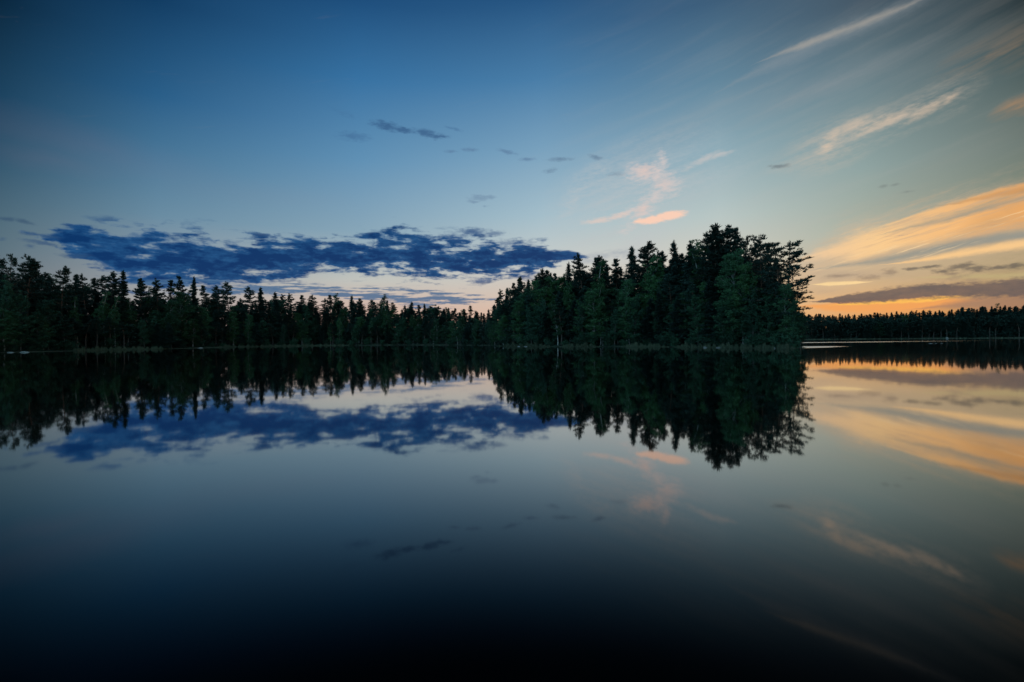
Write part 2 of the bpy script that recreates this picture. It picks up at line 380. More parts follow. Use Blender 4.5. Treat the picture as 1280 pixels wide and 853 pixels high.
m, p = material('shore_rock'); M_ROCK = m
n = noise(objc(), 3.0, 6, 0.65)
N.put(p.inputs['Base Color'], mix(step(n, 0.35, 0.7), (.12, .12, .115, 1), (.24, .235, .22, 1)))
p.inputs['Roughness'].default_value = 0.8
bp = N.node('ShaderNodeBump'); bp.inputs['Strength'].default_value = 0.5; bp.inputs['Distance'].default_value = 0.05
N.put(bp.inputs['Height'], n); m.node_tree.links.new(bp.outputs[0], p.inputs['Normal'])

# still lake: a mirror with two lanes of wind ripples out by the point
m, p = material('lake_water'); M_WATER = m
ps = pos()
sp = N.node('ShaderNodeSeparateXYZ'); m.node_tree.links.new(ps.s, sp.inputs[0])
wx, wy = N(sp.outputs[0]), N(sp.outputs[1])
wn = noise(vec(wx * 0.05, wy * 0.03), 1.0, 4, 0.6) - 0.5
def lane(xa, xb, ya, yb, h, hb, fade):
    t = lmap(wx, xa, xb)
    yc = lmap(wx, xa, xb, ya, yb)
    hh = lmap(wx, xa, xb, h, hb)
    d = (wy - yc + wn * h * 1.4).op('ABSOLUTE') / hh
    return step(d, 1.0, 0.6) * step(wx, xa - 2.0, xa + 3.0) * step(wx, xb, xb - fade)
l1 = lane(46.0, 66.0, 92.0, 100.0, 11.0, 3.0, 6.0)
l2 = lane(70.0, 190.0, 160.0, 176.0, 13.0, 8.0, 110.0)
rip = l1.op('MAXIMUM', l2 * 0.8)
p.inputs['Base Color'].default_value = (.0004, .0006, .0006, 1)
wv = noise(vec(wx * 0.25, wy * 0.25, 0.0), 1.0, 3, 0.5)
bp = N.node('ShaderNodeBump'); bp.inputs['Strength'].default_value = 0.012; bp.inputs['Distance'].default_value = 0.10
N.put(bp.inputs['Height'], wv)
gl = N.node('ShaderNodeBsdfGlossy'); gl.inputs['Color'].default_value = (1, 1, 1, 1)
N.put(gl.inputs['Roughness'], lmap(rip, 0.0, 1.0, 0.030, 0.30)); m.node_tree.links.new(bp.outputs[0], gl.inputs['Normal'])
p.inputs['Specular IOR Level'].default_value = 0.0; p.inputs['Roughness'].default_value = 1.0
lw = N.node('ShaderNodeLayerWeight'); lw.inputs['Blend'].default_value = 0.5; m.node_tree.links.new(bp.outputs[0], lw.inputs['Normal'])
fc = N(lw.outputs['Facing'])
refl = fc.op('POWER', 2.5) * step(fc, 0.44, 0.84) * 0.93 + 0.003          # low-angle mirror; extra falloff puts vignette darkening into the near water
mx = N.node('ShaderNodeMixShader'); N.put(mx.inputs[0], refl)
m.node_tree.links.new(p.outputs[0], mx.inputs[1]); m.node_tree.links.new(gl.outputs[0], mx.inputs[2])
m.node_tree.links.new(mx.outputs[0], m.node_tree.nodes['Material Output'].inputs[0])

# ------------------------------------------------------------------ mesh helpers
def mesh_obj(name, V, Fc, mats, parent=None, smooth=False, mi=None):
    me = bpy.data.meshes.new(name)
    V = np.asarray(V, dtype=np.float32)
    if isinstance(Fc, np.ndarray):
        nf, k = Fc.shape
        me.vertices.add(len(V)); me.vertices.foreach_set('co', V.ravel())
        me.loops.add(nf * k); me.loops.foreach_set('vertex_index', Fc.astype(np.int32).ravel())
        me.polygons.add(nf)
        me.polygons.foreach_set('loop_start', np.arange(0, nf * k, k, dtype=np.int32))
        me.update(calc_edges=True)
    else:
        me.from_pydata([tuple(v) for v in V.tolist()], [], Fc); me.update()
    for mt in (mats if isinstance(mats, list) else [mats]): me.materials.append(mt)
    if smooth: me.polygons.foreach_set('use_smooth', [True] * len(me.polygons))
    o = bpy.data.objects.new(name, me); COL.objects.link(o)
    if parent: o.parent = parent
    return o

class Tubes:
    def __init__(s): s.V = []; s.F = []
    def tube(s, pts, rad, n=5):
        pts = np.asarray(pts, float); base = len(s.V)
        for i, pnt in enumerate(pts):
            a = pts[min(i + 1, len(pts) - 1)] - pts[max(i - 1, 0)]
            a /= (np.linalg.norm(a) + 1e-9)
            u = np.cross(a, (0.31, 0.95, 0.05) if abs(a[2]) > .5 else (0, 0, 1.0)); u /= np.linalg.norm(u) + 1e-9
            w = np.cross(a, u)
            for k in range(n):
                t = 2 * math.pi * k / n
                s.V.append(pnt + (u * math.cos(t) + w * math.sin(t)) * rad[i])
        for i in range(len(pts) - 1):
            for k in range(n):
                a0 = base + i * n + k; a1 = base + i * n + (k + 1) % n
                s.F.append((a0, a1, a1 + n, a0 + n))
    def arr(s): return np.array(s.V), np.array(s.F)

def leaves(C, spread, size, per, rng, aspect=1.5, flat=0.0, outward=None, pointy=False):
    """small leaf faces scattered round each centre of C"""
    C = np.repeat(np.asarray(C, float), per, axis=0); n = len(C)
    g = rng.normal(size=(n, 3)); g /= np.linalg.norm(g, axis=1)[:, None]
    g *= (rng.random((n, 1)) ** 0.45)
    c = C + g * np.asarray(spread)
    d = rng.normal(size=(n, 3)); d[:, 2] *= (1 - flat)
    if outward is not None: d = d * 0.6 + np.repeat(outward, per, axis=0)
    d /= np.linalg.norm(d, axis=1)[:, None] + 1e-9
    e = np.cross(d, rng.normal(size=(n, 3))); e /= np.linalg.norm(e, axis=1)[:, None] + 1e-9
    L = size * (0.6 + 0.8 * rng.random((n, 1))); w = L / aspect
    if pointy:
        V = np.stack([c - e * w / 2, c + e * w / 2, c + d * L], 1)
        return V.reshape(-1, 3), np.arange(3 * n).reshape(n, 3)
    V = np.stack([c - d * L / 2, c + e * w / 2, c + d * L / 2, c - e * w / 2], 1)
    return V.reshape(-1, 3), np.arange(4 * n).reshape(n, 4)

def thing(name, label, cat, loc=(0, 0, 0), group=None, rz=0, sc=(1, 1, 1)):
    o = bpy.data.objects.new(name, None); COL.objects.link(o)
    o.location = loc; o.rotation_euler = (0, 0, rz); o.scale = sc
    o.empty_display_size = 0.3
    o['label'] = label; o['category'] = cat
    if group: o['group'] = group
    return o

# ------------------------------------------------------------------ the tree kinds (each 20 m high before scaling)
def trunk_line(H, rng, bend=0.35, top=1.0):
    zs = np.linspace(-0.6, H * top, 9)
    a, b = rng.normal(size=2) * bend
    t = zs / H
    return np.stack([a * t ** 2 * 2 + 0.12 * np.sin(t * 7 + a), b * t ** 2 * 2 + 0.12 * np.cos(t * 6 + b) - .12, zs], 1)
def on_trunk(L, z):
    return np.array([np.interp(z, L[:, 2], L[:, 0]), np.interp(z, L[:, 2], L[:, 1]), z])

def conifer(seed, kind, H=20.0, cb=0.45, mr=2.4, dens=1.0, lean=0.0):
    rng = np.random.default_rng(seed)
    T = Tubes(); L = trunk_line(H, rng, 0.3 + lean)
    r0 = 0.22 if kind == 'pine' else 0.20
    T.tube(L, np.linspace(r0, 0.03, len(L)), 7)
    C, O = [], []
    z = cb * H
    side = rng.random() * 6.28
    while z < H * 0.985:
        u = (z - cb * H) / (H - cb * H)
        if kind == 'pine':
            prof = min(1, (u + .12) / 0.3) ** .6 * (1 - u) ** .62 + .10
            nb = rng.integers(3, 6); elev = -4 + 48 * u ** 1.3
        elif kind == 'old_pine':
            prof = min(1, (u + .25) / 0.4) ** .7 * (1 - u * .93) ** .55
            nb = rng.integers(2, 5); elev = 5 + 36 * u
        else:
            prof = (1 - u) ** .80 + .03
            nb = rng.integers(5, 8); elev = -16 + 44 * u ** 2
        for k in range(nb):
            az = rng.random() * 6.283
            ln = mr * prof * (0.45 + 0.75 * rng.random())
            if kind == 'old_pine' and rng.random() < .22: ln *= 1.35
            el = R(elev + rng.normal() * 9)
            d = np.array([math.cos(az) * math.cos(el), math.sin(az) * math.cos(el), math.sin(el)])
            p0 = on_trunk(L, z + rng.normal() * .12)
            sag = (0.10 if kind == 'spruce' else -0.10) * ln
            up = np.array([0, 0, 1.0])
            pm = p0 + d * ln * .55 - up * sag * .6
            p1 = p0 + d * ln + up * (abs(sag) * (.9 if kind != 'spruce' else .25))
            if ln > 0.5:
                T.tube([p0, pm, p1], [0.018 * ln + .012, 0.010 * ln + .008, 0.006], 3)
            step_ = 0.42 if kind != 'spruce' else 0.36
            s0 = {'pine': .35, 'old_pine': .45, 'spruce': .12}[kind]
            ks = np.arange(s0 * ln, ln + .01, step_)
            for s in ks:
                t = s / max(ln, .01)
                base = (p0 + (pm - p0) * (t / .55)) if t < .55 else (pm + (p1 - pm) * ((t - .55) / .45))
                lat = np.cross(d, up); lat /= np.linalg.norm(lat) + 1e-9
                wd = (0.34 if kind != 'spruce' else .26) * ln * (1.05 - .75 * t)
                for _ in range(2 if kind != 'spruce' else 2):
                    if rng.random() > dens: continue
                    c = base + lat * rng.normal() * wd + up * rng.normal() * 0.07
                    C.append(c); O.append(d * .7 + up * (.5 if kind != 'spruce' else -.15))
        z += {'pine': .66, 'old_pine': .74, 'spruce': .44}[kind] * (0.7 + .6 * rng.random())
    # leader
    for s in np.linspace(0.93, 1.0, 5):
        C.append(on_trunk(L, H * s)); O.append(np.array([0, 0, 1.5]))
    C = np.array(C); O = np.array(O)
    if kind == 'spruce':
        V, Fa = leaves(C, (.24, .24, .13), .44, 8, rng, 3.0, 0, O, True)
    else:
        V, Fa = leaves(C, (.32, .32, .11), .42, 13, rng, 3.0, 0, O, True)
    # dead snags under the crown
    for _ in range(7):
        zz = H * cb * (0.45 + .5 * rng.random()); az = rng.random() * 6.28
        p0 = on_trunk(L, zz); ln = .4 + rng.random() * 1.1
        T.tube([p0, p0 + np.array([math.cos(az) * ln, math.sin(az) * ln, -.1 * ln])], [.022, .006], 3)
    return T.arr(), (V, Fa)

def broadleaf(seed, H=16.0, mr=2.4, cb=0.22, droop=0.3, leaf=.24, narrow=1.0, lean=0.6, per=15):
    rng = np.random.default_rng(seed)
    T = Tubes(); L = trunk_line(H, rng, lean * .5, .96)
    T.tube(L, np.linspace(.15, .02, len(L)), 7)
    C = []
    z = cb * H
    while z < H * .97:
        u = (z / H - cb) / (1 - cb)
        prof = (math.sin(math.pi * min(1, (u * .86 + .14)) ** .8)) ** .7 * (1 - .25 * u) + .08
        for k in range(rng.integers(2, 4)):
            az = rng.random() * 6.283
            el = R(32 + 30 * u + rng.normal() * 9)
            ln = mr * prof * (.5 + .7 * rng.random()) / math.cos(el) * .8
            d = np.array([math.cos(az) * math.cos(el), math.sin(az) * math.cos(el), math.sin(el)])
            p0 = on_trunk(L, z)
            pm = p0 + d * ln * .6; p1 = p0 + d * ln + np.array([d[0], d[1], 0]) * .12 * ln - np.array([0, 0, droop * ln * .3])
            T.tube([p0, pm, p1], [.016 * ln + .012, .010 * ln + .006, .006], 3)
            m = max(2, int(ln * 2.2))
            for i in range(m):
                t = .35 + .7 * (i + rng.random() * .6) / m
                b = p0 + (pm - p0) * t / .6 if t < .6 else pm + (p1 - pm) * (t - .6) / .4
                C.append(b + rng.normal(size=3) * np.array([.30, .30, .22]) - np.array([0, 0, droop * rng.random()]))
        z += .48 * (.7 + .6 * rng.random())
    C = np.array(C)
    V, Fa = leaves(C, (.52, .52, .40), leaf, int(per * 2.4), rng, 1.4)
    return T.arr(), (V, Fa)

def bush(seed, H=3.6, mr=2.2, leaf=.20):
    rng = np.random.default_rng(seed)
    T = Tubes(); C = []
    for k in range(11):
        az = rng.random() * 6.28; sp_ = mr * (.15 + .75 * rng.random()); h = H * (.55 + .45 * rng.random()) * (1.05 - .35 * sp_ / mr)
        b = np.array([math.cos(az) * .25, math.sin(az) * .25, -.2])
        e = np.array([math.cos(az) * sp_, math.sin(az) * sp_, h])
        mid = b * .5 + e * .5 + np.array([0, 0, h * .18])
        T.tube([b, mid, e], [.035, .02, .008], 4)
        for i in range(26):
            t = rng.random() ** .75
            q_ = (1 - t) ** 2 * b + 2 * t * (1 - t) * mid + t * t * e
            C.append(q_ + rng.normal(size=3) * np.array([.38, .38, .30]))
    C = np.array(C); C[:, 2] = np.maximum(C[:, 2], .15)
    V, Fa = leaves(C, (.30, .30, .26), leaf, 13, rng, 1.6)
    return T.arr(), (V, Fa)

HGT = {}
def register(kind, name, builds, mb, mf, H):
    out = []
    for (tv, tf), (cv, cf) in builds:
        tm = bpy.data.meshes.new('trunk'); 
        for me_name, V, Fa, mt in (('trunk', tv, tf, mb), ('crown', cv, cf, mf)):
            me = bpy.data.meshes.new(kind + '_' + me_name)
            V = np.asarray(V, np.float32); nf, k = Fa.shape
            me.vertices.add(len(V)); me.vertices.foreach_set('co', V.ravel())
            me.loops.add(nf * k); me.loops.foreach_set('vertex_index', Fa.astype(np.int32).ravel())
            me.polygons.add(nf); me.polygons.foreach_set('loop_start', np.arange(0, nf * k, k, dtype=np.int32))
            me.update(calc_edges=True); me.materials.append(mt)
            if me_name == 'trunk':
                me.polygons.foreach_set('use_smooth', [True] * nf); trunk_me = me
            else: crown_me = me
        bpy.data.meshes.remove(tm)
        out.append((trunk_me, crown_me))
    KIND[kind] = (name, out, H)
KIND = {}
register('pine', 'pine_tree', [conifer(100 + i, 'pine', cb=c_, mr=r_) for i, (c_, r_) in enumerate([(.50, 2.5), (.42, 2.7), (.56, 2.3), (.46, 2.9), (.38, 2.4), (.52, 2.1)])], M_BPINE, M_PINE, 20)
register('old_pine', 'pine_tree', [conifer(200 + i, 'old_pine', cb=c_, mr=r_, lean=.3, dens=.72) for i, (c_, r_) in enumerate([(.36, 4.2), (.42, 3.8), (.32, 4.6), (.45, 3.6)])], M_BPINE, M_PINE, 20)
register('spruce', 'spruce_tree', [conifer(300 + i, 'spruce', cb=c_, mr=r_) for i, (c_, r_) in enumerate([(.10, 2.3), (.06, 2.6), (.14, 2.0), (.20, 2.2), (.08, 1.8)])], M_BSPRUCE, M_SPRUCE, 20)
register('birch', 'birch_tree', [broadleaf(400 + i, 16, r_, c_, .35, .22) for i, (c_, r_) in enumerate([(.22, 2.5), (.16, 2.9), (.28, 2.2), (.18, 2.0), (.12, 2.7)])], M_BBIRCH, M_BIRCH, 16)
register('alder', 'alder_tree', [broadleaf(500 + i, 16, r_, c_, .1, .25) for i, (c_, r_) in enumerate([(.10, 3.2), (.14, 2.8), (.08, 3.5), (.18, 3.0)])], M_BALDER, M_ALDER, 16)
register('bush', 'willow_bush', [bush(600 + i) for i in range(4)], M_BALDER, M_ALDER, 3.9)

TREES = []      # (object, row key, px)
trng = random.Random(5)
def plant(kind, x, y, z0, top, row, variant=None, wide=1.0):
    """one tree: base at x, y, z0 and its tip at height top"""
    name, var, H = KIND[kind]
    tm, cm = var[trng.randrange(len(var)) if variant is None else variant % len(var)]
    s = (top - z0) / H
    w = s ** .6 * wide * (1.15 if kind == 'spruce' else 1.05) * (0.9 + .25 * trng.random())
    if kind in ('birch', 'alder', 'bush'): w = s ** .8 * wide * (0.9 + .2 * trng.random())
    root = bpy.data.objects.new(name, None); COL.objects.link(root)
    root.location = (x, y, z0); root.rotation_euler = (R(trng.gauss(0, .8)), R(trng.gauss(0, .8)), trng.random() * 6.283); root.scale = (w, w, s)
    root.empty_display_size = .3
    for nm, me in (('trunk' if kind != 'bush' else 'stem', tm), ('crown', cm)):
        c_ = bpy.data.objects.new(nm, me); COL.objects.link(c_); c_.parent = root
    TREES.append([root, kind, row, px_of(x, y)[0], top, y])
    return root

# ------------------------------------------------------------------ shoreline and terrain
SH = [(-60, 108), (0, 116), (100, 134), (200, 152), (300, 192), (400, 212), (500, 208), (570, 185), (600, 166), (620, 150), (640, 138), (700, 124), (760, 118), (820, 112), (880, 99), (940, 90), (985, 84)]
shore = [(-700, -60), (-420, -30), (-260, 20), (-170, 70)] + [at(px, D)[:2] for px, D in SH]
shore += [(50.5, 87), (54, 96), (55, 112), (52, 150), (60, 230), (110, 292)]
shore += [at(px, D)[:2] for px, D in [(1000, 305), (1060, 304), (1120, 298), (1180, 290), (1240, 280), (1300, 268), (1380, 246)]]
shore += [(380, 200), (470, 60), (520, -60)]
POLY = np.array(shore + [(520, -1200), (4500, -1200), (4500, 9000), (-4500, 9000), (-4500, -1200), (-700, -1200)])
NSH = len(shore)

def sdist(Pn):
    """signed distance to the land's edge, positive on land (only the lake shore counts as edge)"""
    d = np.full(len(Pn), 1e9)
    for i in range(NSH - 1):
        a, b = POLY[i], POLY[i + 1]
        ab = b - a; t = np.clip(((Pn - a) @ ab) / (ab @ ab), 0, 1)
        d = np.minimum(d, np.linalg.norm(Pn - (a + t[:, None] * ab), axis=1))
    inside = np.zeros(len(Pn), bool)
    n = len(POLY); j = n - 1
    for i in range(n):
        xi, yi = POLY[i]; xj, yj = POLY[j]
        c = ((yi > Pn[:, 1]) != (yj > Pn[:, 1])) & (Pn[:, 0] < (xj - xi) * (Pn[:, 1] - yi) / (yj - yi + 1e-12) + xi)
        inside ^= c; j = i
    # own bank behind the camera
    own = -Pn[:, 1] - 7 + 0.6 * np.sin(Pn[:, 0] * .3)
    sd = np.where(inside, d, -d)
    return np.maximum(sd, own)
def height(Pn):
    s = sdist(Pn)
    x, y = Pn[:, 0], Pn[:, 1]
    bump = 0.25 * np.sin(x * .21 + 1.3 * np.sin(y * .13)) + .2 * np.sin(y * .33 + x * .11)
    land = 0.30 * (1 - np.exp(-np.maximum(s, 0) / 1.2)) + 0.11 * np.maximum(s - 4, 0) + bump * np.clip(s / 12, 0, 1)
    land = np.minimum(land, 7 + bump + 2 * np.sin(x * .01) * np.sin(y * .013))
    bed = np.maximum(-3.0, s * .28)
    return np.where(s > 0, land - .02, bed - .02)
def gz(x, y): return float(height(np.array([[x, y]]))[0])

def axis(a, b, st, lo, hi, k):
    mid = np.arange(a, b + st, st)
    lo_ = a - (np.linspace(0, 1, k + 1)[1:] ** 2.2) * (a - lo)
    hi_ = mid[-1] + (np.linspace(0, 1, k + 1)[1:] ** 2.2) * (hi - mid[-1])
    return np.concatenate([lo_[::-1], mid, hi_])
gx = axis(-180, 380, 2.5, -4400, 4400, 22); gy = axis(-30, 350, 2.5, -1100, 8800, 26)
GX, GY = np.meshgrid(gx, gy)
Pn = np.stack([GX.ravel(), GY.ravel()], 1)
V = np.column_stack([Pn, height(Pn)])
nx, ny = len(gx), len(gy)
i, j = np.meshgrid(np.arange(nx - 1), np.arange(ny - 1)); b = (j * nx + i).ravel()
g = mesh_obj('ground', V, np.stack([b, b + 1, b + nx + 1, b + nx], 1), M_GROUND, smooth=True)
g['kind'] = 'structure'
wgx = np.linspace(-700, 700, 15); wgy = np.linspace(-100, 420, 8)
GX, GY = np.meshgrid(wgx, wgy); nx, ny = 15, 8
i, j = np.meshgrid(np.arange(nx - 1), np.arange(ny - 1)); b = (j * nx + i).ravel()
w = mesh_obj('lake_water', np.column_stack([GX.ravel(), GY.ravel(), np.zeros(nx * ny)]), np.stack([b, b + 1, b + nx + 1, b + nx], 1), M_WATER)
w['kind'] = 'structure'

def shoreD(px):
    a = [q_[0] for q_ in SH]; return float(np.interp(px, a, [q_[1] for q_ in SH]))
def shoreR(px):
    t = [(1000, 305), (1060, 304), (1120, 298), (1180, 290), (1240, 280), (1300, 268), (1380, 246)]
    return float(np.interp(px, [q_[0] for q_ in t], [q_[1] for q_ in t]))

# ------------------------------------------------------------------ skyline trees, as they stand against the sky
def skyline(lst, row, Dfun):
    for kind, px, top, back, *v in lst:
        D = Dfun(px) + back
        x, y, z = at(px, D, top + 3)
        plant(kind, x, y, gz(x, y), z, row, v[0] if v else None, (v[1] if len(v) > 1 else 1.0) * (1.2 if row == 'left_sky' and px > 330 else 1.03))
P_, O_, S_, B_, A_ = 'pine', 'old_pine', 'spruce', 'birch', 'alder'
LEFT = [(P_, -50, 322, 10), (P_, -30, 330, 8), (O_, -12, 318, 9), (O_, 10, 316, 6, 0, .8), (O_, 22, 318, 10, 1, .8), (P_, 31, 322, 8, 3, 1.2), (P_, 47, 326, 10), (P_, 53, 338, 16),
        (P_, 62, 346, 20), (P_, 75, 331, 9), (P_, 90, 341, 14), (P_, 100, 352, 22), (P_, 107, 340, 10), (P_, 116, 346, 16), (P_, 127, 343, 18), (P_, 137, 338, 9), (P_, 148, 352, 24),
        (S_, 157, 336, 8, 2, 1.2), (P_, 173, 346, 12), (P_, 183, 348, 18), (P_, 198, 347, 10), (P_, 213, 348, 16), (P_, 227, 344, 9), (P_, 235, 352, 22), (S_, 243, 344, 12, 0, .9), (P_, 256, 355, 16),
        (P_, 264, 362, 25), (P_, 272, 355, 12), (P_, 284, 350, 9), (P_, 300, 371, 18), (P_, 313, 356, 8), (S_, 328, 357, 8, 0, 1.1), (P_, 337, 372, 20), (S_, 347, 363, 10), (P_, 355, 366, 18), (P_, 366, 365, 9), (P_, 374, 367, 14),
        (P_, 384, 378, 26), (P_, 393, 366, 8), (P_, 402, 371, 15), (P_, 412, 367, 9), (P_, 422, 373, 16), (P_, 430, 374, 22), (S_, 441, 367, 10, 3), (P_, 454, 372, 14), (P_, 463, 372, 22), (P_, 470, 376, 12),
        (P_, 478, 382, 26), (S_, 485, 373, 14), (P_, 492, 376, 20), (S_, 503, 379, 10), (P_, 508, 384, 26), (S_, 513, 375, 16), (P_, 523, 379, 22), (S_, 530, 378, 18), (P_, 538, 381, 28), (S_, 545, 382, 20), (P_, 549, 380, 32),
        (S_, 556, 384, 24), (S_, 562, 382, 30), (P_, 570, 383, 36), (S_, 576, 388, 30), (P_, 582, 384, 40), (P_, 589, 380, 44), (S_, 595, 386, 46), (S_, 600, 388, 50), (S_, 606, 389, 56)]
skyline(LEFT, 'left_sky', shoreD)
POINT = [(S_, 611, 384, 30), (S_, 616, 378, 26), (P_, 621, 370, 22), (P_, 627, 360, 18), (S_, 633, 358, 20), (P_, 639, 352, 14), (P_, 648, 347, 16), (P_, 655, 344, 12), (S_, 662, 348, 22), (P_, 668, 343, 14), (P_, 676, 335, 10), (P_, 682, 336, 16), (S_, 689, 339, 20),
         (P_, 695, 340, 12), (S_, 703, 342, 18), (S_, 709, 327, 10, 4, 1.1), (P_, 718, 336, 14), (S_, 724, 340, 20), (P_, 728, 314, 9, 2, 1.1), (P_, 736, 334, 18), (P_, 743, 321, 12), (P_, 749, 316, 9), (S_, 754, 328, 18), (P_, 759, 323, 12), (P_, 769, 323, 14), (S_, 777, 332, 20),
         (S_, 785, 307, 9, 0, 1.15), (P_, 793, 330, 18), (P_, 804, 302, 9, 3, 1.15), (P_, 811, 306, 13), (P_, 820, 313, 16), (P_, 828, 313, 12), (S_, 839, 297, 8, 1, 1.05), (P_, 847, 320, 18), (P_, 854, 316, 13), (S_, 860, 322, 20), (S_, 867, 299, 8, 3, 1.1),
         (P_, 875, 306, 14), (P_, 882, 290, 9, 3, 1.2), (P_, 894, 281, 7, 1, 1.3), (P_, 902, 282, 10, 3, 1.2), (P_, 914, 285, 8, 0, 1.2), (P_, 922, 300, 16), (O_, 935, 294, 6, 0, .78), (P_, 943, 302, 12), (O_, 955, 295, 7, 1, .85), (P_, 964, 304, 11), (O_, 978, 304, 5, 2, 1.15), (O_, 986, 300, 4, 3, 1.2), (O_, 994, 334, 3, 0, 1.15), (P_, 972, 322, 12)]
skyline(POINT, 'point_sky', shoreD)
# light leafy crowns that stand out in front of the conifers
LEAFY = [(B_, 226, 366, 3, 1, 1.35), (B_, 208, 376, 4, 0, 1.2), (A_, 214, 392, 2), (B_, 97, 385, 3, 2), (B_, 143, 384, 3, 2), (A_, 60, 378, 2), (A_, 25, 372, 1.5, 2, .8), (A_, 8, 356, 3, 0, .75), (A_, 48, 392, 1.5), (A_, 180, 402, 2),
         (B_, 291, 390, 4, 4), (B_, 310, 394, 3, 1), (A_, 330, 402, 3), (A_, 380, 404, 3), (B_, 424, 398, 3, 3), (B_, 413, 404, 3), (B_, 463, 401, 3, 3), (B_, 484, 389, 4, 2, 1.2), (A_, 505, 399, 4), (B_, 516, 394, 5, 3), (B_, 546, 400, 4), (A_, 355, 408, 2), (A_, 445, 408, 2),
         (B_, 595, 400, 3), (A_, 575, 404, 3), (A_, 612, 404, 3), (A_, 630, 398, 3), (B_, 649, 377, 3, 1, 1.1), (A_, 664, 392, 2), (A_, 682, 384, 3), (B_, 697, 380, 2, 0, 1.1), (B_, 712, 352, 7, 3), (A_, 728, 380, 2), (B_, 741, 364, 2, 1, 1.2), (B_, 753, 362, 4, 0, 1.1),
         (A_, 768, 388, 2), (B_, 782, 350, 4, 4, 1.1), (A_, 793, 376, 2), (B_, 814, 320, 7, 3, 1.1), (A_, 826, 372, 2), (A_, 843, 378, 2, 2), (B_, 856, 366, 3, 1), (A_, 872, 372, 2, 0), (B_, 886, 352, 4, 4), (B_, 915, 318, 3, 1, 1.25), (B_, 928, 332, 3, 0, 1.1),
         (A_, 903, 384, 2), (A_, 940, 378, 2), (A_, 958, 372, 2), (B_, 984, 356, 2, 4, 1.1), (B_, 974, 362, 3, 0), (A_, 994, 376, 1.5, 1, .9), (A_, 1000, 392, 1.5, 3, .8)]
for kind, px, top, back, *v in LEAFY:
    D = shoreD(px) + back
    x, y, z = at(px, D, top)
    plant(kind, x, y, gz(x, y), z, 'leafy_left' if px < 600 else 'leafy_point', v[0] if v else None, v[1] if len(v) > 1 else 1.0)

# ------------------------------------------------------------------ the body of the wood behind them
VALLEY = [(-80, 338), (0, 332), (40, 344), (60, 353), (110, 359), (200, 364), (300, 370), (340, 372), (440, 376), (530, 381), (600, 387), (615, 384), (640, 358), (680, 343), (720, 340), (750, 332), (785, 336), (830, 320), (870, 310), (900, 296), (930, 312), (960, 328), (990, 356), (1002, 385)]
frng = random.Random(11)
def fill(px0, px1, rows, row, kinds, Dfun, gap, val, jit=6.0):
    for back, ht_frac in rows:
        px = px0 + frng.random() * gap
        while px < px1:
            D = Dfun(px) + back + frng.uniform(-1.8, 1.8)
            vy = float(np.interp(px, [v[0] for v in val], [v[1] for v in val])) + frng.uniform(1, 10)
            x, y, zt = at(px, D, vy)
            z0 = gz(x, y)
            if z0 > .05:
                top = z0 + (zt - z0) * ht_frac * frng.uniform(.86, 1.0)
                plant(frng.choices(kinds[0], kinds[1])[0], x, y, z0, top, row, None, 1.5)
            px += gap * frng.uniform(.6, 1.4) * 150 / D
fill(-80, 605, [(3.0, .55), (8, .82), (15, 1.0), (24, 1.0)], 'left_fill', ([P_, S_, B_, A_], [2, 3, 1.1, 1.1]), shoreD, 15, VALLEY)
fill(612, 1000, [(3.5, .66), (8, .88), (14, 1.0), (22, 1.0)], 'point_fill', ([P_, S_, B_, A_], [2, 3, 1.8, 1.8]), shoreD, 14, VALLEY)
# far wood across the water
FARV = [(1000, 394), (1060, 394), (1120, 391), (1160, 389), (1185, 390), (1200, 386), (1280, 383), (1380, 378)]
def far_top(px): return float(np.interp(px, [v[0] for v in FARV], [v[1] for v in FARV]))
px = 1002.0
while px < 1360:
    D = shoreR(px) + frng.uniform(10, 24)
    x, y, z = at(px, D, far_top(px) + frng.uniform(-1.8, 1.8))
    plant(frng.choice([P_, S_, S_, S_, S_]), x, y, gz(x, y), z, 'far_sky', None, 1.15)
    px += frng.uniform(2.2, 4.0) * (1.5 if px > 1290 else 1)
for back, fr in ((4, .74), (9, .97), (17, 1.0)):
    px = 1003.0
    while px < 1360:
        D = shoreR(px) + back + frng.uniform(-1.5, 1.5)
        x, y, z = at(px, D, far_top(px) + 2.5)
        z0 = gz(x, y)
        plant(frng.choices([P_, S_, B_, A_], [3.4, 4, .1, .05])[0], x, y, z0, z0 + (z - z0) * fr * frng.uniform(.85, 1), 'far_front', None, 1.7)
        px += frng.uniform(5, 9)
# the same wood goes on behind the point, out of sight from here
for k in range(26):
    t_ = k / 25
    x, y = 66 + 96 * t_ + frng.uniform(-2, 2), 262 + 52 * t_ + frng.uniform(-3, 5)
    z0 = gz(x, y)
    if z0 > .05: plant(P_, x, y, z0, z0 + frng.uniform(11, 14), 'far_front', None, 1.7)
# willow bushes at the water's edge
for k in range(58):
    px = -20 + k * 17.7 + frng.uniform(-4, 4)
    if 95 < px < 200 and k % 3: continue
    D = shoreD(px) + frng.uniform(.6, 2.2)
    x, y, _ = at(px, D)
    z0 = gz(x, y); h = frng.uniform(1.6, 3.8)
    plant('bush', x, y, z0, z0 + h, 'bush', None, 1.15)

